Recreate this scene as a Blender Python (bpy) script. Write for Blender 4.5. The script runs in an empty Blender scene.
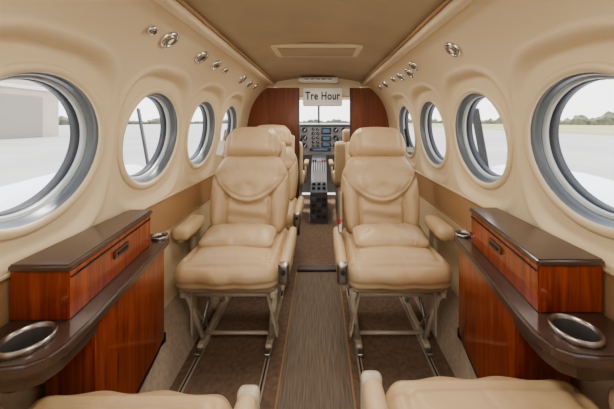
import bpy, bmesh, math, random
from mathutils import Vector, Matrix, Euler
random.seed(4)
SC=bpy.context.scene
COL=SC.collection

# ------------------------------------------------------------ helpers
def lin(c):
    return tuple(((v/255)/12.92 if v/255<=0.04045 else ((v/255+0.055)/1.055)**2.4) for v in c)+(1,)

def mat(name,rgb,rough=0.5,metal=0.0,bump=0.0,bscale=60,var=0.0,vscale=6,coat=0.0,emit=None,estr=0,stretch=(1,1,1),crease=0.0):
    m=bpy.data.materials.new(name); m.use_nodes=True
    nt=m.node_tree; b=nt.nodes['Principled BSDF']
    b.inputs['Base Color'].default_value=lin(rgb)
    b.inputs['Roughness'].default_value=rough
    b.inputs['Metallic'].default_value=metal
    if coat: b.inputs['Coat Weight'].default_value=coat; b.inputs['Coat Roughness'].default_value=0.08
    if emit: b.inputs['Emission Color'].default_value=lin(emit); b.inputs['Emission Strength'].default_value=estr
    tc=nt.nodes.new('ShaderNodeTexCoord'); mp=nt.nodes.new('ShaderNodeMapping')
    mp.inputs['Scale'].default_value=stretch
    nt.links.new(tc.outputs['Object'],mp.inputs['Vector'])
    last=None
    if bump:
        n=nt.nodes.new('ShaderNodeTexNoise'); n.inputs['Scale'].default_value=bscale; n.inputs['Detail'].default_value=4
        bp=nt.nodes.new('ShaderNodeBump'); bp.inputs['Strength'].default_value=bump; bp.inputs['Distance'].default_value=0.01
        nt.links.new(mp.outputs[0],n.inputs['Vector']); nt.links.new(n.outputs['Fac'],bp.inputs['Height'])
        nt.links.new(bp.outputs[0],b.inputs['Normal']); last=bp
    if crease:
        n=nt.nodes.new('ShaderNodeTexNoise'); n.inputs['Scale'].default_value=8; n.inputs['Detail'].default_value=4; n.inputs['Distortion'].default_value=1.8
        try: n.noise_type='RIDGED_MULTIFRACTAL'
        except Exception: pass
        bp=nt.nodes.new('ShaderNodeBump'); bp.inputs['Strength'].default_value=crease; bp.inputs['Distance'].default_value=0.008; bp.invert=True
        nt.links.new(mp.outputs[0],n.inputs['Vector']); nt.links.new(n.outputs['Fac'],bp.inputs['Height'])
        if last: nt.links.new(last.outputs[0],bp.inputs['Normal'])
        nt.links.new(bp.outputs[0],b.inputs['Normal'])
    if var:
        n=nt.nodes.new('ShaderNodeTexNoise'); n.inputs['Scale'].default_value=vscale; n.inputs['Detail'].default_value=6
        cr=nt.nodes.new('ShaderNodeValToRGB')
        a=[max(0,c*(1-var)) for c in rgb]; d=[min(255,c*(1+var)) for c in rgb]
        cr.color_ramp.elements[0].position=.3; cr.color_ramp.elements[1].position=.7
        cr.color_ramp.elements[0].color=lin(a); cr.color_ramp.elements[1].color=lin(d)
        nt.links.new(mp.outputs[0],n.inputs['Vector']); nt.links.new(n.outputs['Fac'],cr.inputs['Fac'])
        nt.links.new(cr.outputs['Color'],b.inputs['Base Color'])
    return m

def wood_mat(name,c1,c2,c3,sc=(30,30,2.2),lo=.34,hi=.68,coat=.8):
    m=bpy.data.materials.new(name); m.use_nodes=True
    nt=m.node_tree; b=nt.nodes['Principled BSDF']
    tc=nt.nodes.new('ShaderNodeTexCoord'); mp=nt.nodes.new('ShaderNodeMapping')
    mp.inputs['Scale'].default_value=sc
    mp.inputs['Rotation'].default_value=(0.05,0.04,0)
    n=nt.nodes.new('ShaderNodeTexNoise'); n.inputs['Scale'].default_value=1.6; n.inputs['Detail'].default_value=8; n.inputs['Distortion'].default_value=0.9
    cr=nt.nodes.new('ShaderNodeValToRGB')
    e=cr.color_ramp.elements
    e[0].position=lo; e[0].color=lin(c1); e[1].position=hi; e[1].color=lin(c3)
    x=e.new((lo+hi)/2); x.color=lin(c2)
    nt.links.new(tc.outputs['Object'],mp.inputs['Vector']); nt.links.new(mp.outputs[0],n.inputs['Vector'])
    nt.links.new(n.outputs['Fac'],cr.inputs['Fac']); nt.links.new(cr.outputs['Color'],b.inputs['Base Color'])
    b.inputs['Roughness'].default_value=0.32; b.inputs['Coat Weight'].default_value=coat; b.inputs['Coat Roughness'].default_value=0.07
    return m

M={}
M['cream']=mat('cabin_panel_cream',(228,211,180),.5,bump=.08,bscale=260)
M['cream2']=mat('window_trim_cream',(224,208,178),.42)
M['head']=mat('headliner_suede',(180,162,136),.85,bump=.1,bscale=300,var=.03,vscale=5)
M['band']=mat('tan_band_leather',(176,144,110),.6,bump=.1,bscale=200)
M['wcarpet']=mat('sidewall_carpet',(206,190,170),.95,bump=.4,bscale=260,var=.06,vscale=60)
M['carpet']=mat('floor_carpet',(140,119,101),.95,bump=.5,bscale=300,var=.10,vscale=50)
M['leather']=mat('seat_leather',(206,181,146),.36,bump=.18,bscale=14,var=.025,vscale=4,crease=.75)
M['leather2']=mat('seat_leather_grain',(212,189,154),.42,bump=.15,bscale=120)
M['frame']=mat('seat_frame_enamel',(200,190,170),.4,.1)
M['steel']=mat('brushed_steel',(180,178,174),.3,1.0)
M['chrome']=mat('chrome',(225,225,225),.12,1.0)
M['dark']=mat('dark_rubber',(58,58,60),.5)
M['cup']=mat('cup_liner_grey',(126,124,122),.35,.6)
M['ring']=mat('window_ring_grey',(112,116,118),.35,.35)
M['ring2']=mat('window_ring_light',(186,190,190),.35,.1)
M['ledge']=mat('dark_brown_laminate',(84,66,58),.28,coat=.5)
M['wood']=wood_mat('mahogany',(112,44,24),(146,64,34),(178,88,48),sc=(48,48,2.6),lo=.28,hi=.74)
M['wood_d']=wood_mat('mahogany_divider',(112,62,40),(130,74,48),(146,88,58),sc=(16,16,1.2),lo=.25,hi=.78,coat=.2)
M['black']=mat('black_plastic',(30,30,32),.4)
M['panel']=mat('instrument_grey',(120,119,118),.5)
M['pedgrey']=mat('pedestal_grey',(92,92,94),.5)
M['white']=mat('white_plastic',(232,230,224),.4)
M['screen']=mat('screen_glow',(20,40,60),.2,emit=(90,130,160),estr=.5)
M['face']=mat('gauge_face',(225,225,220),.4)
M['red']=mat('red_tag',(170,40,36),.5)
M['belt']=mat('belt_webbing',(178,160,136),.8,bump=.3,bscale=300)
M['tarmac']=mat('tarmac',(178,173,166),.9,bump=.2,bscale=2,var=.05,vscale=.2)
M['grass']=mat('grass',(160,158,112),.95,var=.12,vscale=.05)
M['tree']=mat('foliage',(116,116,102),.95,var=.2,vscale=.3)
M['hangar']=mat('hangar_cladding',(198,184,168),.6,var=.03,vscale=.4)
M['hangar_d']=mat('hangar_door_panel',(158,150,140),.6)
M['paint']=mat('aircraft_white_paint',(240,242,244),.25,coat=.5)
M['blue']=mat('stripe_blue',(40,62,110),.3)
M['lens']=mat('lamp_lens',(120,112,100),.15,emit=(255,236,200),estr=.6)

def runner_mat():
    m=bpy.data.materials.new('ribbed_runner'); m.use_nodes=True
    nt=m.node_tree; b=nt.nodes['Principled BSDF']
    tc=nt.nodes.new('ShaderNodeTexCoord'); mp=nt.nodes.new('ShaderNodeMapping'); mp.inputs['Scale'].default_value=(190,9,1)
    n=nt.nodes.new('ShaderNodeTexNoise'); n.inputs['Scale'].default_value=1; n.inputs['Detail'].default_value=3
    cr=nt.nodes.new('ShaderNodeValToRGB'); cr.color_ramp.elements[0].position=.3; cr.color_ramp.elements[1].position=.7
    cr.color_ramp.elements[0].color=lin((118,104,92)); cr.color_ramp.elements[1].color=lin((148,134,118))
    bp=nt.nodes.new('ShaderNodeBump'); bp.inputs['Strength'].default_value=.4; bp.inputs['Distance'].default_value=.003
    nt.links.new(tc.outputs['Object'],mp.inputs['Vector']); nt.links.new(mp.outputs[0],n.inputs['Vector'])
    nt.links.new(n.outputs['Fac'],cr.inputs['Fac']); nt.links.new(cr.outputs['Color'],b.inputs['Base Color'])
    nt.links.new(n.outputs['Fac'],bp.inputs['Height']); nt.links.new(bp.outputs[0],b.inputs['Normal'])
    b.inputs['Roughness'].default_value=.85
    return m
M['runner']=runner_mat()
def glass_mat():
    m=bpy.data.materials.new('window_glass'); m.use_nodes=True
    nt=m.node_tree; nt.nodes.clear()
    o=nt.nodes.new('ShaderNodeOutputMaterial'); mx=nt.nodes.new('ShaderNodeMixShader')
    t=nt.nodes.new('ShaderNodeBsdfTransparent'); g=nt.nodes.new('ShaderNodeBsdfGlossy')
    t.inputs[0].default_value=(.97,.98,.98,1); g.inputs['Roughness'].default_value=.03
    mx.inputs[0].default_value=.05
    nt.links.new(t.outputs[0],mx.inputs[1]); nt.links.new(g.outputs[0],mx.inputs[2]); nt.links.new(mx.outputs[0],o.inputs[0])
    return m
M['glass']=glass_mat()

def obj(name,verts,faces,mats,parent=None,smooth=True,midx=None,angle=None):
    me=bpy.data.meshes.new(name); me.from_pydata([tuple(v) for v in verts],[],faces)
    if not isinstance(mats,(list,tuple)): mats=[mats]
    for m in mats: me.materials.append(m)
    if midx: 
        for p,i in zip(me.polygons,midx): p.material_index=i
    bm=bmesh.new(); bm.from_mesh(me); bmesh.ops.recalc_face_normals(bm,faces=bm.faces); bm.to_mesh(me); bm.free()
    for p in me.polygons: p.use_smooth=smooth
    o=bpy.data.objects.new(name,me); COL.objects.link(o)
    if parent: o.parent=parent
    return o

def empty(name,loc=(0,0,0),rot=(0,0,0),parent=None):
    e=bpy.data.objects.new(name,None); e.location=loc; e.rotation_euler=rot; e.empty_display_size=.1
    COL.objects.link(e)
    if parent: e.parent=parent
    return e

def rbox(name,c,s,m,parent=None,b=0.004,seg=2,rot=(0,0,0)):
    bm=bmesh.new(); bmesh.ops.create_cube(bm,size=1)
    bmesh.ops.scale(bm,vec=s,verts=bm.verts)
    b=min(b,min(s)*.49)
    if b>0: bmesh.ops.bevel(bm,geom=list(bm.edges),offset=b,segments=seg,affect='EDGES',profile=.5)
    me=bpy.data.meshes.new(name); bm.to_mesh(me); bm.free(); me.materials.append(m)
    for p in me.polygons: p.use_smooth=False
    o=bpy.data.objects.new(name,me); o.location=c; o.rotation_euler=rot; COL.objects.link(o)
    if seg>2:
        for p in me.polygons: p.use_smooth=True
    if parent: o.parent=parent
    return o

def prism(name,poly,z0,z1,m,parent=None,b=.003,seg=2,mats=None):
    bm=bmesh.new(); vs=[bm.verts.new((x,y,z0)) for x,y in poly]
    f=bm.faces.new(vs); r=bmesh.ops.extrude_face_region(bm,geom=[f])
    bmesh.ops.translate(bm,vec=(0,0,z1-z0),verts=[g for g in r['geom'] if isinstance(g,bmesh.types.BMVert)])
    bmesh.ops.recalc_face_normals(bm,faces=bm.faces)
    if b: 
        ed=[e for e in bm.edges if e.calc_face_angle(0)>.6]
        bmesh.ops.bevel(bm,geom=ed,offset=b,segments=seg,affect='EDGES')
    me=bpy.data.meshes.new(name); bm.to_mesh(me); bm.free(); me.materials.append(m)
    o=bpy.data.objects.new(name,me); COL.objects.link(o)
    if parent: o.parent=parent
    return o

def cut_cyl(o,c,r,z0,z1,seg=40):
    bm=bmesh.new(); bmesh.ops.create_cone(bm,cap_ends=True,segments=seg,radius1=r,radius2=r,depth=z1-z0)
    bmesh.ops.translate(bm,vec=(c[0],c[1],(z0+z1)/2),verts=bm.verts)
    me=bpy.data.meshes.new('tmp'); bm.to_mesh(me); bm.free()
    t=bpy.data.objects.new('tmp',me); COL.objects.link(t)
    md=o.modifiers.new('b','BOOLEAN'); md.object=t; md.operation='DIFFERENCE'; md.solver='EXACT'
    dg=bpy.context.evaluated_depsgraph_get(); dg.update()
    new=bpy.data.meshes.new_from_object(o.evaluated_get(dg))
    o.modifiers.clear(); o.data=new
    bpy.data.objects.remove(t)

def softbox(name,s,r,m,parent=None,puff=(0,0,0),sp=.014,deform=None,loc=(0,0,0),rot=(0,0,0)):
    h=[v/2 for v in s]; n=[max(4,int(round(v/sp))) for v in s]
    idx={}; V=[]
    def vid(i,j,k):
        key=(i,j,k)
        if key in idx: return idx[key]
        u=(2*i/n[0]-1,2*j/n[1]-1,2*k/n[2]-1)
        p=[u[a]*h[a] for a in range(3)]
        q=[max(-(h[a]-r),min(h[a]-r,p[a])) for a in range(3)]
        d=Vector([p[a]-q[a] for a in range(3)])
        if d.length>1e-9:
            d=d.normalized()*r; p=[q[a]+d[a] for a in range(3)]
        for a in range(3):
            b,c=(a+1)%3,(a+2)%3
            p[a]+=puff[a]*u[a]**3*(1-u[b]**2)*(1-u[c]**2)
        if deform: p=deform(p,u)
        idx[key]=len(V); V.append(tuple(p)); return idx[key]
    F=[]
    for ax in range(3):
        b,c=(ax+1)%3,(ax+2)%3
        for side in (0,n[ax]):
            for i in range(n[b]):
                for j in range(n[c]):
                    q=[]
                    for di,dj in ((0,0),(1,0),(1,1),(0,1)):
                        k=[0,0,0]; k[ax]=side; k[b]=i+di; k[c]=j+dj; q.append(vid(*k))
                    F.append(q)
    o=obj(name,V,F,m,parent); o.location=loc; o.rotation_euler=rot
    return o

def tube(name,p0,p1,r,m,parent=None,seg=12,r2=None):
    p0=Vector(p0); p1=Vector(p1); d=p1-p0; L=d.length
    q=d.to_track_quat('Z','Y').to_matrix()
    r2=r if r2 is None else r2
    V=[];F=[]
    for k,(z,rr) in enumerate(((0,r),(L,r2))):
        for i in range(seg):
            a=2*math.pi*i/seg; V.append(p0+q@Vector((rr*math.cos(a),rr*math.sin(a),z)))
    for i in range(seg): F.append((i,(i+1)%seg,seg+(i+1)%seg,seg+i))
    F.append(tuple(range(seg))); F.append(tuple(range(seg,2*seg)))
    o=obj(name,V,F,m,parent)
    for p in o.data.polygons:
        if len(p.vertices)>4: p.use_smooth=False
    return o

def lathe(name,prof,origin,axis,m,parent=None,seg=48,midx=None,close=False):
    q=Vector(axis).normalized().to_track_quat('Z','Y').to_matrix(); o0=Vector(origin)
    V=[];F=[];MI=[]
    for r,d in prof:
        for i in range(seg):
            a=2*math.pi*i/seg; V.append(o0+q@Vector((r*math.cos(a),r*math.sin(a),d)))
    for k in range(len(prof)-1):
        for i in range(seg):
            F.append((k*seg+i,k*seg+(i+1)%seg,(k+1)*seg+(i+1)%seg,(k+1)*seg+i)); MI.append(midx[k] if midx else 0)
    return obj(name,V,F,m,parent,midx=MI)

def sstep(a,b,x):
    t=max(0,min(1,(x-a)/(b-a))); return t*t*(3-2*t)

# ------------------------------------------------------------ cabin shell
Y0,Y1=-0.75,2.62
WY=[-0.272,0.204,0.68,1.156,1.632,2.108]
ZC=.985; XW=.668; TILT=.13; RW=.184
ctrl=[(.575,0),(.60,.12),(.64,.27),(.665,.42),(.675,.57),(.678,.71),(.676,.85),(.664,1.0),(.640,1.13),(.60,1.23),(.545,1.31),(.48,1.37),(.42,1.405)]
def catmull(P,n=20):
    out=[]
    Q=[P[0]]+P+[P[-1]]
    for i in range(1,len(Q)-2):
        for k in range(n):
            t=k/n
            f=lambda a:0.5*((2*Q[i][a])+(-Q[i-1][a]+Q[i+1][a])*t+(2*Q[i-1][a]-5*Q[i][a]+4*Q[i+1][a]-Q[i+2][a])*t*t+(-Q[i-1][a]+3*Q[i][a]-3*Q[i+1][a]+Q[i+2][a])*t**3)
            out.append((f(0),f(1)))
    out.append(P[-1]); return out
fine=catmull(ctrl)
def resample(P,step):
    out=[P[0]]
    L=[0]
    for a,b in zip(P,P[1:]): L.append(L[-1]+math.dist(a,b))
    n=int(L[-1]/step); j=0
    for k in range(1,n+1):
        s=L[-1]*k/n
        while j<len(L)-2 and L[j+1]<s: j+=1
        t=(s-L[j])/(L[j+1]-L[j]); out.append((P[j][0]+(P[j+1][0]-P[j][0])*t,P[j][1]+(P[j+1][1]-P[j][1])*t))
    return out
PROF=resample(fine,.009)
def wall_x(z):
    for a,b in zip(PROF,PROF[1:]):
        if a[1]<=z<=b[1]: return a[0]+(b[0]-a[0])*(z-a[1])/(b[1]-a[1]+1e-9)
    return PROF[-1][0]
def build_wall(name,sg):
    ny=int((Y1-Y0)/.0095); V=[];F=[];MI=[]
    np_=len(PROF)
    for j in range(ny+1):
        y=Y0+(Y1-Y0)*j/ny
        for x,z in PROF:
            yc=min(WY,key=lambda w:abs(w-y))
            s=((abs(y-yc)/.224)**3.2+(abs(z-ZC)/.262)**3.2)**(1/3.2)
            w=1-sstep(.92,1.0,s)
            xp=XW-TILT*(z-ZC)
            lip=.007*math.exp(-((s-1.04)/.030)**2)
            xx=x+(xp-x)*w-lip
            V.append((sg*xx,y,z))
    for j in range(ny):
        y=Y0+(Y1-Y0)*(j+.5)/ny; dy=min(abs(y-w) for w in WY)
        for i in range(np_-1):
            q=(j*np_+i,j*np_+i+1,(j+1)*np_+i+1,(j+1)*np_+i)
            z=(PROF[i][1]+PROF[i+1][1])/2
            if math.hypot(dy,(z-ZC)*1.008)<RW+.004: continue
            F.append(q)
            MI.append(0 if z<.27 else (2 if .57<z<.71 else 1))
    return obj(name,V,F,[M['wcarpet'],M['cream'],M['band']],midx=MI)
build_wall('wall_left',-1); build_wall('wall_right',1)

def window(n,sg,yc):
    e=empty('window_%d'%n)
    nrm=Vector((sg,0,TILT*1.0)).normalized()
    o0=Vector((sg*XW,yc,ZC))
    prof=[(.210,.004),(.209,-.004),(.204,-.008),(.195,-.009),(.188,-.006),(.184,.0),
          (.184,.0),(.178,.012),(.175,.024),(.174,.028),
          (.174,.028),(.168,.030),(.166,.034),(.165,.042),(.165,.042),(.163,.044),(.161,.052),(.163,.07),(.215,.075)]
    mi=[0]*6+[1]*4+[2]*4+[3]*4
    lathe('window_trim_ring',prof,o0,nrm,[M['cream2'],M['ring'],M['ring2'],M['dark']],e,64,midx=mi)
    q=nrm.to_track_quat('Z','Y').to_matrix()
    V=[o0+q@Vector((.1645*math.cos(2*math.pi*i/48),.1645*math.sin(2*math.pi*i/48),.048)) for i in range(48)]
    obj('window_pane',V,[tuple(range(48))],M['glass'],e,smooth=False)
n=1
for sg in (-1,1):
    for y in WY:
        window(n,sg,y); n+=1

# ceiling
V=[];F=[]
nx=28; ny=40
for j in range(ny+1):
    y=Y0+(Y1-Y0)*j/ny
    for i in range(nx+1):
        x=-.43+.86*i/nx; V.append((x,y,1.412+.05*(1-(x/.43)**2)))
for j in range(ny):
    for i in range(nx): a=j*(nx+1)+i; F.append((a,a+1,a+nx+2,a+nx+1))
obj('ceiling',V,F,M['head'])
for i,sg in enumerate((-1,1)):
    t=empty('trim_%d'%(i+1))
    rbox('soffit_rail',(sg*.42,(Y0+Y1)/2,1.396),(.040,Y1-Y0,.034),M['cream2'],t,b=.010,seg=3)
    rbox('soffit_bead',(sg*.394,(Y0+Y1)/2,1.408),(.010,Y1-Y0,.014),M['band'],t,b=.004)
    for z,w in ((.57,.007),(.71,.010),(.27,.007)):
        rbox('panel_bead',(sg*(wall_x(z)-.001),(Y0+Y1)/2,z),(.012,Y1-Y0,w),M['cream2'] if z!=.57 else M['band'],t,b=.003)
h=empty('ceiling_hatch')
softbox('hatch_panel',(.50,.26,.016),.007,M['cream2'],h,sp=.03,loc=(0,1.58,1.452))
rbox('hatch_inner',(0,1.58,1.443),(.42,.19,.006),M['head'],h,b=.002)
g=empty('ceiling_vent_box')
softbox('vent_body',(.36,.10,.05),.02,M['white'],g,sp=.02,loc=(0,2.50,1.425))
for k in range(5): rbox('vent_slot_%d'%k,(-.1+.05*k,2.447,1.425),(.038,.006,.008),M['ring'],g,b=.001)

# floor
rbox('floor',(0,1.65,-.025),(1.30,4.8,.05),M['carpet'],b=0)
r=empty('aisle_runner')
rbox('runner_mat',(0,.6,.002),(.285,2.70,.006),M['runner'],r,b=.001)
rbox('runner_step',(0,1.985,.010),(.285,.06,.022),M['ledge'],r,b=.004)
for sg in (-1,1): rbox('runner_edging',(sg*.146,.6,.004),(.008,2.70,.009),M['band'],r,b=.002)
for i,(x,nm) in enumerate(((-.525,'a'),(-.215,'b'),(.19,'c'),(.50,'d'))):
    t=empty('seat_track' )
    rbox('track_base',(x,.9,.003),(.020,3.2,.006),M['frame'],t,b=.001)
    rbox('track_slot',(x,.9,.0058),(.007,3.2,.002),M['dark'],t,b=0)

# ------------------------------------------------------------ soffit fixtures
def soffit_fix(name,sg,y,z,r,lens):
    x=wall_x(z); dx=(wall_x(z+.01)-wall_x(z-.01))/.02
    nrm=Vector((-sg*1,0,dx)).normalized()
    o=Vector((sg*x,y,z))+nrm*.002; e=empty(name)
    lathe('bezel',[(r*1.15,-.0),(r*1.12,.006),(r*.95,.010),(r*.80,.009),(r*.74,.003)],o,nrm,M['chrome'],e,32)
    lathe('eyeball',[(r*.78,.001),(r*.68,.008),(r*.48,.013),(r*.44,.006),(.0005,.005)],o,nrm,[M['steel'],M['lens'] if lens else M['black']],e,32,midx=[0,0,0,1])
for y,z,r,l in ((.985,1.342,.032,1),(1.25,1.342,.032,0),(1.42,1.342,.028,0),(.88,1.342,.015,0),(1.56,1.342,.018,0),(1.9,1.342,.032,1),(2.1,1.342,.028,0),(2.28,1.342,.024,1)):
    soffit_fix('reading_light' if l else 'air_gasper',-1,y,z,r,l)
for y,z,r,l in ((1.07,1.330,.032,1),(1.46,1.345,.028,0),(1.58,1.330,.030,0),(1.74,1.335,.028,1),(1.88,1.342,.020,0),(2.12,1.340,.028,0),(2.30,1.340,.024,1)):
    soffit_fix('reading_light' if l else 'air_gasper',1,y,z,r,l)

# ------------------------------------------------------------ side cabinets
def cabinet(sg,dx,dy):
    e=empty('side_cabinet')
    P=lambda L:[(sg*(x+dx),y+dy) for x,y in L]
    xo=.668-dx
    ledge=[(xo,1.10),(.605,1.10),(.575,1.09),(.553,1.06),(.540,.99),(.520,.85),(.500,.70),(.488,.62),(.482,.555),(.490,.52),(.515,.502),(.56,.495),(xo,.495)]
    lg=prism('ledge',P(ledge),.585,.612,M['ledge'],e,b=.006,seg=3)
    apr=[(xo,.66),(.508,.66),(.502,.62),(.498,.56),(.508,.53),(.53,.515),(.565,.510),(xo,.510)]
    ap=prism('ledge_apron',P(apr),.553,.586,M['ledge'],e,b=.003)
    xl=.628-dx
    low=[(xl,1.085),(.60,1.085),(.572,1.06),(.556,.98),(.536,.85),(.516,.70),(.512,.655),(xl,.655)]
    lo=prism('lower_cabinet',P(low),.235,.586,M['wood'],e,b=.004)
    prism('toe_plinth',P([(x+.012 if x<.6 else x-.02,y) for x,y in low]),.20,.236,M['black'],e,b=0)
    up=[(xo,1.0),(.588,1.0),(.536,.617),(xo,.617)]
    prism('upper_cabinet',P(up),.611,.722,M['wood'],e,b=.003)
    top=[(xo,1.006),(.582,1.006),(.529,.610),(xo,.610)]
    prism('top_cap',P(top),.721,.737,M['ledge'],e,b=.005,seg=3)
    a=Vector((sg*(.536+dx),.617+dy,0)); b=Vector((sg*(.588+dx),1.0+dy,0)); d=(b-a); ang=math.atan2(d.y,d.x)
    mid=(a+b)/2
    rbox('table_leaf_reveal',(mid.x-sg*.001,mid.y,.706),(d.length*.97,.004,.003),M['black'],e,b=0,rot=(0,0,ang))
    lat=a+d*.52
    rbox('latch_plate',(lat.x-sg*.002,lat.y,.678),(.075,.008,.022),M['ledge'],e,b=.003,rot=(0,0,ang))
    rbox('latch_slot',(lat.x-sg*.006,lat.y,.678),(.052,.004,.008),M['black'],e,b=.001,rot=(0,0,ang))
    for k,(cx,cy,rr,dep) in enumerate(((.566,.558,.042,.062),(.585,1.055,.026,.02))):
        c=(sg*(cx+dx),cy+dy); o=Vector((c[0],c[1],.612))
        cut_cyl(lg,c,rr*.93,.55,.66)
        if k: cut_cyl(lo,c,rr*.93,.57,.60)
        else: cut_cyl(ap,c,rr*.93,.50,.62)
        lathe('cup_holder_%d'%k,[(rr*.93,-.004),(rr*1.08,.0),(rr*1.08,.007),(rr*1.02,.012),(rr*.94,.011),(rr*.88,.003),(rr*.86,-dep*.5),(rr*.82,-dep),(.0005,-dep)],o,(0,0,1),[M['steel'],M['cup'],M['dark']],e,40,midx=[0,0,0,0,0,1,1,1 if k==0 else 2])
        if not k: lathe('cup_outer_can',[(rr*.93,-.004),(rr*.92,-dep-.004),(.0005,-dep-.004)],o,(0,0,1),M['dark'],e,40)
    return e
cabinet(-1,0,0); cabinet(1,-.018,.025)

# ------------------------------------------------------------ seats
def gr(d,w): return math.exp(-(d/w)**2)
def seat(name,loc,flip,outb,recl=15,tag=None,pillow=True,arms=True,armx=.246,army=0,armz=0,raise_=0):
    e=empty(name,loc,(0,0,math.pi if flip else 0))
    L=M['leather']
    def dc(p,u):
        x,y,z=p
        if u[2]>0:
            z-=.012*gr(y+.205,.009)*max(0,u[2])
            z-=.010*(gr(x-.17,.009)+gr(x+.17,.009))*max(0,u[2])*(1 if y>-.2 else 0)
            z+=.004*math.sin(38*y+9*x)*(1-u[0]**2)*max(0,u[2])*sstep(-.2,-.1,y)
        if u[1]<0 and abs(u[2])<.95:
            y+=.010*gr(z+.018,.007)*(-u[1])
            y+=.0045*math.sin(46*x+20*z)*(-u[1])*(1-u[0]**2)
        z-=.07*(y+.26)*.6
        return [x,y,z]
    softbox('seat_cushion',(.445,.50,.125+raise_),.055,L,e,puff=(.0,.020,.024),sp=.0085,deform=dc,loc=(0,-.03,.412+raise_/2))
    softbox('cushion_pan',(.40,.44,.035),.015,M['frame'],e,sp=.02,loc=(0,0,.336))
    if pillow:
        def dp(p,u):
            x,y,z=p
            k=1-.5*u[0]**4
            z=z*k+.004*math.sin(60*x+30*y)*(1-abs(u[0]))
            y*=1-.12*u[0]**4
            return [x,y,z]
        softbox('lumbar_pillow',(.345,.17,.050),.024,M['leather'],e,puff=(.0,.0,.020),sp=.009,deform=dp,loc=(0,-.062,.500),rot=(.16,0,.0))
    bk=empty('backrest',(0,.12,.44),(-math.radians(recl),0,0),e)
    H=.43
    def hw(t):
        return .90+.13*math.sin(math.pi*min(1,t*1.05))-.14*sstep(.72,1.02,t)
    def db(p,u):
        x,y,z=p; t=(z+H/2)/H
        k=hw(t); x*=k
        if u[1]<0:
            f=min(1,-u[1]); ax=abs(x)
            a=min(1,ax/.205)
            zs=-.055+.125*(1-math.cos(a*math.pi*.5)**.8) + .035*a**3
            d=z-zs
            up=sstep(-.010,.010,d)
            y+=.024*f*gr(d,.008)
            y+=.009*f*gr(d-.030,.0055)*sstep(.18,.14,ax)
            y+=(-.026*sstep(.110,.165,ax)+.020*gr(ax-.118,.009))*f*(1-up)
            y+=-.018*f*up*(1-(ax/.23)**2)
            y+=.0036*f*math.sin(75*x+.4*math.sin(30*z))*up*gr(d-.05,.045)*(1-a**4)
            y+=.0045*f*math.sin(85*z+10*x)*(1-up)*sstep(.12,.09,ax)
            y+=.0032*f*math.sin(60*z+16*abs(x))*up
        return [x,y,z]
    softbox('back_cushion',(.42,.115,H),.045,L,bk,puff=(0,.018,0),sp=.0070,deform=db,loc=(0,0,H/2))
    def dh(p,u):
        x,y,z=p
        t=(z+.1)/.2
        x*=1.04-.19*sstep(.40,1.0,t)
        z+=.018*(1-(x/.16)**2)*(1 if z>0 else -.4)
        if u[1]<0:
            y+=.010*(-u[1])*(gr(abs(x)-.116,.008))
            y+=.005*(-u[1])*math.sin(62*z+8*x)*(1-u[0]**2)
        return [x,y,z]
    softbox('headrest',(.32,.11,.170),.052,L,bk,puff=(0,.032,0),sp=.008,deform=dh,loc=(0,-.024,.490))
    softbox('back_shell',(.36,.05,.50),.022,M['leather2'],bk,puff=(0,.012,0),sp=.02,loc=(0,.055,.27))
    for s in (-1,1):
        tube('headrest_post',(s*.06,.01,.40),(s*.06,.01,.45),.006,M['steel'],bk)
    if arms:
        o=outb
        softbox('arm_pad_outboard',(.078,.20,.062),.022,M['leather2'],e,puff=(.004,.004,.004),sp=.012,loc=(o*armx,-.045+army,.540+armz))
        rbox('arm_post_outboard',(o*(armx+.01),.04+army,.435+armz/2),(.025,.07,.18+armz),M['frame'],e,b=.008,seg=3)
        rbox('arm_brace_outboard',(o*(armx+.01),-.035+army,.502+armz),(.022,.15,.03),M['frame'],e,b=.008,seg=3)
        i=-outb
        softbox('arm_pad_aisle',(.044,.40,.085),.020,M['leather2'],e,puff=(.003,.004,.003),sp=.012,loc=(i*.240,-.06,.435+raise_))
        softbox('arm_endcap_aisle',(.048,.030,.092),.014,M['steel'] if not flip else M['frame'],e,sp=.008,loc=(i*.240,-.262,.430+raise_))
        tube('recline_button',(i*.240,-.277,.44+raise_),(i*.240,-.284,.44+raise_),.010,M['dark'],e)
        rbox('side_plate_aisle',(i*.229,-.02,.36),(.014,.40,.06),M['frame'],e,b=.005,seg=3)
    Fm=M['frame']
    for s in (-1,1):
        tube('front_leg',(s*.195,-.20,.335),(s*.155,-.10,.035),.011,Fm,e)
        tube('front_strut',(s*.20,-.22,.335),(s*.165,-.02,.035),.008,Fm,e)
        tube('rear_leg',(s*.18,.17,.335),(s*.155,.17,.035),.011,Fm,e)
        tube('diagonal_brace',(s*.17,-.12,.06),(s*.17,.17,.31),.008,M['steel'],e)
        rbox('leg_web',(s*.178,-.155,.20),(.010,.045,.26),Fm,e,b=.003,rot=(.30,s*-.13,0))
        rbox('foot_rail',(s*.155,.04,.026),(.030,.36,.026),Fm,e,b=.006,seg=3)
        rbox('track_fitting',(s*.155,-.15,.018),(.026,.05,.016),M['steel'],e,b=.004)
        rbox('track_stud',(s*.155,-.02,.0115),(.018,.30,.008),M['steel'],e,b=.002)
        rbox('seat_rail',(s*.19,-.02,.318),(.022,.42,.026),Fm,e,b=.004)
    tube('cross_tube_front',(-.19,-.19,.30),(.19,-.19,.30),.009,Fm,e)
    tube('cross_tube_low',(-.16,-.08,.05),(.16,-.08,.05),.008,Fm,e)
    tube('cross_tube_mid',(-.17,-.05,.27),(.17,-.05,.27),.008,M['steel'],e)
    tube('cross_tube_rear',(-.17,.17,.28),(.17,.17,.28),.010,Fm,e)
    rbox('belt_strap',(outb*.19,.06,.478),(.045,.16,.004),M['belt'],e,b=.001,rot=(.1,outb*.12,0))
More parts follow.
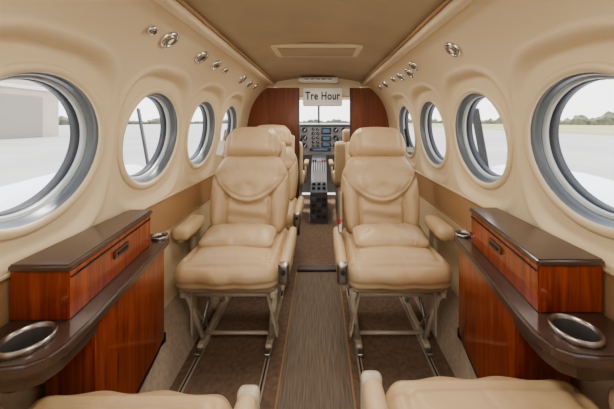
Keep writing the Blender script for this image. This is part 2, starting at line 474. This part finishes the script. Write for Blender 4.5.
    if tag=='left':
        rbox('strap',(-.166,-.045,.53),(.012,.004,.09),M['belt'],bk,b=.001,rot=(0,.1,0))
        rbox('paper_tag',(-.178,-.055,.465),(.036,.003,.085),M['white'],bk,b=.001,rot=(0,.12,0))
    if tag=='right':
        rbox('strap',(.172,-.04,.52),(.014,.004,.12),M['black'],bk,b=.001,rot=(0,-.1,0))
        rbox('buckle',(.182,-.046,.455),(.035,.008,.03),M['steel'],bk,b=.002)
        rbox('seat_belt_webbing',(-.222,-.065,.12),(.012,.05,.20),M['belt'],bk,b=.002,rot=(.1,0,0))
        rbox('seat_belt_buckle',(-.228,-.085,.04),(.020,.035,.05),M['steel'],bk,b=.004)
        rbox('seat_belt_release',(-.234,-.10,.07),(.016,.022,.026),M['red'],bk,b=.003)
    return e
seat('cabin_seat',(-.372,1.41,0),False,-1,15,'left')
seat('cabin_seat.001',(.350,1.41,0),False,1,15,'right')
seat('cabin_seat.002',(-.372,.322,0),True,1,24,None,False,armx=.25,army=-.075,armz=-.052,raise_=.020)
seat('cabin_seat.003',(.370,.354,0),True,-1,24,None,False,armx=.264,army=-.075,armz=-.050,raise_=.022)
seat('cabin_seat.004',(-.370,2.05,0),False,-1,10,None,False)

# ------------------------------------------------------------ cockpit divider
def divider(name,sg,xin):
    pts=[(x,z) for x,z in PROF if z<1.37][::6]
    poly=[(xin,0.0)]+[(max(xin,x-.004),z) for x,z in pts]+[(wall_x(1.365),1.368),(xin,1.368)]
    bm=bmesh.new(); vs=[bm.verts.new((sg*x,2.60,z)) for x,z in poly]
    f=bm.faces.new(vs); r=bmesh.ops.extrude_face_region(bm,geom=[f])
    bmesh.ops.translate(bm,vec=(0,.03,0),verts=[g for g in r['geom'] if isinstance(g,bmesh.types.BMVert)])
    bmesh.ops.recalc_face_normals(bm,faces=bm.faces)
    me=bpy.data.meshes.new(name); bm.to_mesh(me); bm.free(); me.materials.append(M['wood_d'])
    e=empty(name); o=bpy.data.objects.new('wood_panel',me); COL.objects.link(o); o.parent=e
    rbox('edge_trim',(sg*xin,2.61,.684),(.014,.044,1.366),M['ledge'],e,b=.003)
divider('cockpit_divider',-1,.18); divider('cockpit_divider.001',1,.30)
hd=empty('header_panel')
V=[];F=[]
N=24
for i in range(N+1):
    x=-.56+1.12*i/N
    zt=1.41+.05*(1-(min(abs(x),.43)/.43)**2)
    if abs(x)>.43: zt=min([z for xx,z in PROF if xx<=abs(x)] or [1.40])
    V+= [(x,2.59,min(1.368,zt)),(x,2.59,zt)]
for i in range(N): a=2*i; F.append((a,a+2,a+3,a+1))
obj('header_face',V,F,M['cream2'],hd,smooth=False)

sg_=empty('cabin_sign')
rbox('sign_box',(.040,2.555,1.278),(.355,.05,.165),M['white'],sg_,b=.010,seg=3)
cu=bpy.data.curves.new('sign_text','FONT'); cu.body='Tre Hour'; cu.size=.100; cu.align_x='CENTER'; cu.align_y='CENTER'; cu.extrude=.002; cu.offset=.0018; cu.space_character=1.08
cu.materials.append(M['black'])
to=bpy.data.objects.new('sign_lettering',cu); to.location=(.040,2.526,1.283); to.rotation_euler=(math.pi/2,0,0); to.scale=(.74,1,1); COL.objects.link(to); to.parent=sg_

# ------------------------------------------------------------ cockpit
def strip(name,rows,m,parent):
    V=[];F=[];n=len(rows[0])
    for r in rows: V+=r
    for j in range(len(rows)-1):
        for i in range(n-1): F.append((j*n+i,j*n+i+1,(j+1)*n+i+1,(j+1)*n+i))
    return obj(name,V,F,m,parent)
ck=empty('windshield')
for sg,nm in ((-1,'left'),(1,'right')):
    wl=empty('wall_cockpit_'+nm)
    strip('cockpit_sidewall',[[(sg*x*k,y,z) for x,z in PROF if z<1.0][::6] for y,k in ((2.63,1),(3.2,.96),(3.7,.88),(4.15,.78))],M['cream'],wl)
    strip('cockpit_upper_side',[[(sg*x*k,y,z-dz) for x,z in PROF if z>1.27][::4] for y,k,dz in ((2.63,1,0),(3.1,.95,.01),(3.4,.9,.03))],M['cream'],wl)
    tube('door_post',(sg*.64,2.65,.98),(sg*.60,2.65,1.30),.03,M['cream2'],wl)
    tube('windshield_side_post',(sg*.52,3.95,1.03),(sg*.50,3.42,1.29),.022,M['cream2'],ck)
V=[(-.44,2.63,1.42),(.44,2.63,1.42),(.42,3.2,1.40),(-.42,3.2,1.40),(.40,3.46,1.36),(-.40,3.46,1.36)]
obj('ceiling_cockpit',V,[(0,1,2,3),(3,2,4,5)],M['head'])
tube('windshield_centre_post',(0,4.0,1.04),(0,3.45,1.36),.014,M['ring'],ck)
tube('windshield_header',(-.5,3.45,1.34),(.5,3.45,1.34),.02,M['cream2'],ck)
obj('windshield_glass',[(-.53,4.02,1.03),(.53,4.02,1.03),(.5,3.45,1.34),(-.5,3.45,1.34)],[(0,1,2,3)],M['glass'],ck,smooth=False)
obj('wall_firewall',[(-.55,4.16,0),(.55,4.16,0),(.55,4.16,1.0),(-.55,4.16,1.0)],[(0,1,2,3)],M['panel'],None,smooth=False)

ip=empty('instrument_panel')
rbox('panel_board',(0,3.78,.80),(1.00,.03,.40),M['panel'],ip,b=.01)
softbox('glareshield',(1.00,.22,.035),.016,M['dark'],ip,sp=.03,loc=(0,3.86,1.003))
def gauge(x,z,r):
    lathe('gauge_bezel',[(r,.0),(r,.012),(r*.86,.014),(r*.82,.006),(.0005,.006)],(x,3.765,z),(0,-1,0),[M['ring'],M['black']],ip,20,midx=[0,0,0,1])
    rbox('gauge_needle',(x+r*.15,3.757,z+r*.15),(r*.14,.002,r*.9),M['face'],ip,b=0,rot=(0,.7,0))
for cx in (-.30,.34):
    for i in range(3):
        for j in range(3):
            gauge(cx-.11+.11*i,.94-.105*j,.044)
for i in range(2):
    for j in range(5): gauge(-.075+.062*i+0,.955-.058*j,.023)
for k,(x,z,w,h) in enumerate(((.10,.93,.13,.085),(.10,.83,.13,.07),(.10,.745,.13,.06),(.02,.68,.28,.04))):
    rbox('avionics_bezel_%d'%k,(x,3.76,z),(w,.02,h),M['black'],ip,b=.004)
    rbox('avionics_screen_%d'%k,(x,3.749,z),(w*.72,.004,h*.62),M['screen'],ip,b=.001)
pd=empty('throttle_pedestal')
bm_poly=[(2.90,0),(2.90,.32),(3.15,.38),(3.40,.55),(3.74,.62),(3.74,0)]
V=[];n_=len(bm_poly)
for x in (-.085,.095):
    for y,z in bm_poly: V.append((x,y,z))
F=[tuple(range(n_)),tuple(range(n_,2*n_))]+[(i,(i+1)%n_,n_+(i+1)%n_,n_+i) for i in range(n_)]
obj('pedestal_body',V,F,M['pedgrey'],pd,smooth=False)
for i in range(3):
    for j in range(4):
        rbox('radio_key',(-.05+.055*i,2.895,.07+.06*j),(.042,.012,.035),M['dark'] if (i+j)%3 else M['ring'],pd,b=.002)
    for j in range(2):
        rbox('switch_cap',(-.05+.055*i,2.98+.10*j,.348+.024*j),(.032,.04,.02),M['black'],pd,b=.003)
for i in range(6):
    x=-.060+.026*i
    tube('lever_stem',(x,3.30,.47),(x,3.22,.60),.004,M['ring'],pd)
    softbox('lever_knob',(.018,.026,.026),.008,M['black'] if i<2 else (M['ring2'] if i<4 else M['red']),pd,sp=.008,loc=(x,3.215,.605))
def yoke(x):
    e=empty('control_yoke')
    tube('yoke_column',(x,3.745,.76),(x,3.50,.78),.014,M['black'],e)
    tube('yoke_bar',(x-.11,3.50,.78),(x+.11,3.50,.78),.013,M['black'],e)
    for s in (-1,1): tube('yoke_horn',(x+s*.11,3.50,.775),(x+s*.135,3.49,.89),.014,M['black'],e)
yoke(-.34); yoke(.36)
def crewseat(x,y,nm):
    e=empty(nm,(x,y,0))
    softbox('crew_back',(.36,.10,.46),.04,M['leather2'],e,puff=(0,.015,0),sp=.02,loc=(0,-.20,.62),rot=(.12,0,0))
    softbox('crew_headrest',(.20,.07,.13),.03,M['leather2'],e,puff=(0,.01,0),sp=.015,loc=(0,-.23,.91),rot=(.12,0,0))
    softbox('crew_cushion',(.38,.44,.11),.04,M['leather2'],e,puff=(0,0,.01),sp=.02,loc=(0,.03,.42))
    rbox('crew_pedestal',(0,.03,.18),(.30,.34,.36),M['frame'],e,b=.02,seg=3)
    s=-1 if x>0 else 1
    softbox('crew_armrest',(.05,.26,.04),.015,M['leather2'],e,sp=.02,loc=(s*.21,-.02,.60))
    tube('crew_armpost',(s*.205,-.12,.4),(s*.205,-.12,.60),.01,M['frame'],e)
crewseat(-.345,3.15,'pilot_seat'); crewseat(.35,3.15,'pilot_seat.001')

# ------------------------------------------------------------ outside
ZG=-1.2
obj('ground_apron',[(-400,-300,ZG),(48,-300,ZG),(48,900,ZG),(-400,900,ZG)],[(0,1,2,3)],M['tarmac'],smooth=False)
obj('ground_grass',[(48,-300,ZG),(900,-300,ZG),(900,900,ZG),(48,900,ZG)],[(0,1,2,3)],M['grass'],smooth=False)
def treeline(name,p0,p1,h):
    n=260; V=[];F=[]
    p0=Vector(p0);p1=Vector(p1)
    for i in range(n+1):
        p=p0.lerp(p1,i/n); t=h*(.55+.3*random.random()+.25*math.sin(i*.13)+.12*math.sin(i*.5))
        nn=Vector((p1-p0).normalized()).cross(Vector((0,0,1)))
        V+=[p+Vector((0,0,ZG)),p+nn*1.5+Vector((0,0,ZG+t*.6)),p+Vector((0,0,ZG+t)),p-nn*1.5+Vector((0,0,ZG+t*.6)),p-nn*.5+Vector((0,0,ZG))]
    for i in range(n):
        for k in range(4): a=i*5+k; F.append((a,a+1,a+6,a+5))
    obj(name,V,F,M['tree'],smooth=False)
treeline('tree_line',(200,40,0),(190,620,0),10)
treeline('tree_line.001',(-230,60,0),(-60,620,0),6)
treeline('tree_line.002',(-80,640,0),(200,640,0),9)
hg=empty('hangar')
rbox('hangar_hall',(-62,20,ZG+4.2),(40,50,8.4),M['hangar'],hg,b=0)
for k in range(5): rbox('hangar_door_%d'%k,(-41.9,2+9*k,ZG+3),(.3,8.4,6),M['hangar_d'],hg,b=.05)
rbox('hangar_fascia',(-41.8,20,ZG+7.2),(.5,50,.5),M['white'],hg,b=.05)
V=[(-82,-5,ZG+8.4),(-42,-5,ZG+8.4),(-62,-5,ZG+11),(-82,45,ZG+8.4),(-42,45,ZG+8.4),(-62,45,ZG+11)]
obj('hangar_roof',V,[(0,1,2),(3,4,5),(1,4,5,2),(0,2,5,3),(0,1,4,3)],M['hangar_d'],hg,smooth=False)

def wing(sg,nm):
    e=empty(nm)
    rows=[]
    for x,yl,yt,z,th in ((.80,3.15,.95,.02,.20),(2.2,3.1,1.0,.06,.19),(3.2,2.95,1.1,.14,.15),(7.5,2.45,1.45,.50,.08)):
        ring=[]
        for i in range(24):
            a=2*math.pi*i/24; c=.5+.5*math.cos(a); y=yt+(yl-yt)*c
            ring.append((sg*x,y,z+th*.5*math.sin(a)*(.45+.75*c if c<.8 else 1.05)))
        ring.append(ring[0]); rows.append(ring)
    strip('wing_skin',rows,M['paint'],e)
    xn=2.62
    lathe('engine_nacelle',[(.001,1.0),(.12,1.1),(.24,1.6),(.34,2.2),(.38,2.8),(.36,3.4),(.30,3.9),(.24,4.15),(.15,4.22),(.001,4.23)],(sg*xn,0,.16),(0,1,0),M['paint'],e,40)
    lathe('nacelle_stripe',[(.362,3.38),(.366,3.40),(.356,3.47),(.352,3.48)],(sg*xn,0,.16),(0,1,0),M['blue'],e,40)
    tube('exhaust_stack',(sg*(xn+.3),3.7,.12),(sg*(xn+.44),3.5,.16),.06,M['steel'],e)
    lathe('spinner',[(.20,4.22),(.19,4.36),(.14,4.50),(.06,4.60),(.001,4.62)],(sg*xn,0,.16),(0,1,0),M['chrome'],e,32)
    for k in range(3):
        a=math.radians(100+120*k)
        d=Vector((math.cos(a),0,math.sin(a)))
        o=softbox('propeller_blade',(.14,.03,1.0),.013,M['dark'],e,sp=.04,loc=Vector((sg*xn,4.36,.16))+d*.62)
        o.rotation_euler=(d.to_track_quat('Z','Y').to_matrix()@Matrix.Rotation(.35,3,'Z')).to_euler()
    return e
wing(-1,'aircraft_wing'); wing(1,'aircraft_wing.001')

# ------------------------------------------------------------ light
w=bpy.data.worlds.new('sky'); SC.world=w; w.use_nodes=True; nt=w.node_tree
bg=nt.nodes['Background']
tc=nt.nodes.new('ShaderNodeTexCoord'); sp=nt.nodes.new('ShaderNodeSeparateXYZ'); cr=nt.nodes.new('ShaderNodeValToRGB')
nt.links.new(tc.outputs['Generated'],sp.inputs[0]); nt.links.new(sp.outputs['Z'],cr.inputs['Fac']); nt.links.new(cr.outputs['Color'],bg.inputs['Color'])
cr.color_ramp.elements[0].color=(1,.985,.96,1); cr.color_ramp.elements[1].color=(.76,.85,1,1)
cr.color_ramp.elements[0].position=0; cr.color_ramp.elements[1].position=.8
bg.inputs['Strength'].default_value=2.8
def light(name,typ,loc,rot,energy,color=(1,1,1),size=.1,size_y=None,angle=None):
    l=bpy.data.lights.new(name,typ); l.energy=energy; l.color=color
    if typ=='AREA':
        l.size=size
        if size_y: l.shape='RECTANGLE'; l.size_y=size_y
    elif typ=='SUN': l.angle=angle
    else: l.shadow_soft_size=size
    o=bpy.data.objects.new(name,l); o.location=loc; o.rotation_euler=rot; COL.objects.link(o); return o
light('sun','SUN',(0,0,20),(math.radians(-20),math.radians(-8),0),3.2,(1,.95,.88),angle=math.radians(4))
for y,e in ((.15,4.0),(1.05,3.2),(1.95,4.0)):
    light('cabin_fill','AREA',(0,y,1.435),(0,0,0),e,(1,.94,.85),.30,.22)  # added fill lamps under the ceiling to brighten the cabin, no real fixture
light('cockpit_fill','AREA',(0.02,3.0,1.38),(math.radians(25),0,0),4.5,(1,.95,.88),.25,.15)  # extra fill added to lift the dark cockpit, not an actual lamp there
SC.view_settings.look='AgX - Medium High Contrast'

cam=bpy.data.cameras.new('camera'); co=bpy.data.objects.new('camera',cam); COL.objects.link(co)
co.location=(.017,0,1.05); co.rotation_euler=(math.pi/2,0,0)
cam.sensor_width=36; cam.lens=280/614*36
cam.shift_x=-(320-307)/614; cam.shift_y=-(204.5-122)/614
cam.clip_start=.02; cam.clip_end=2000
SC.camera=co
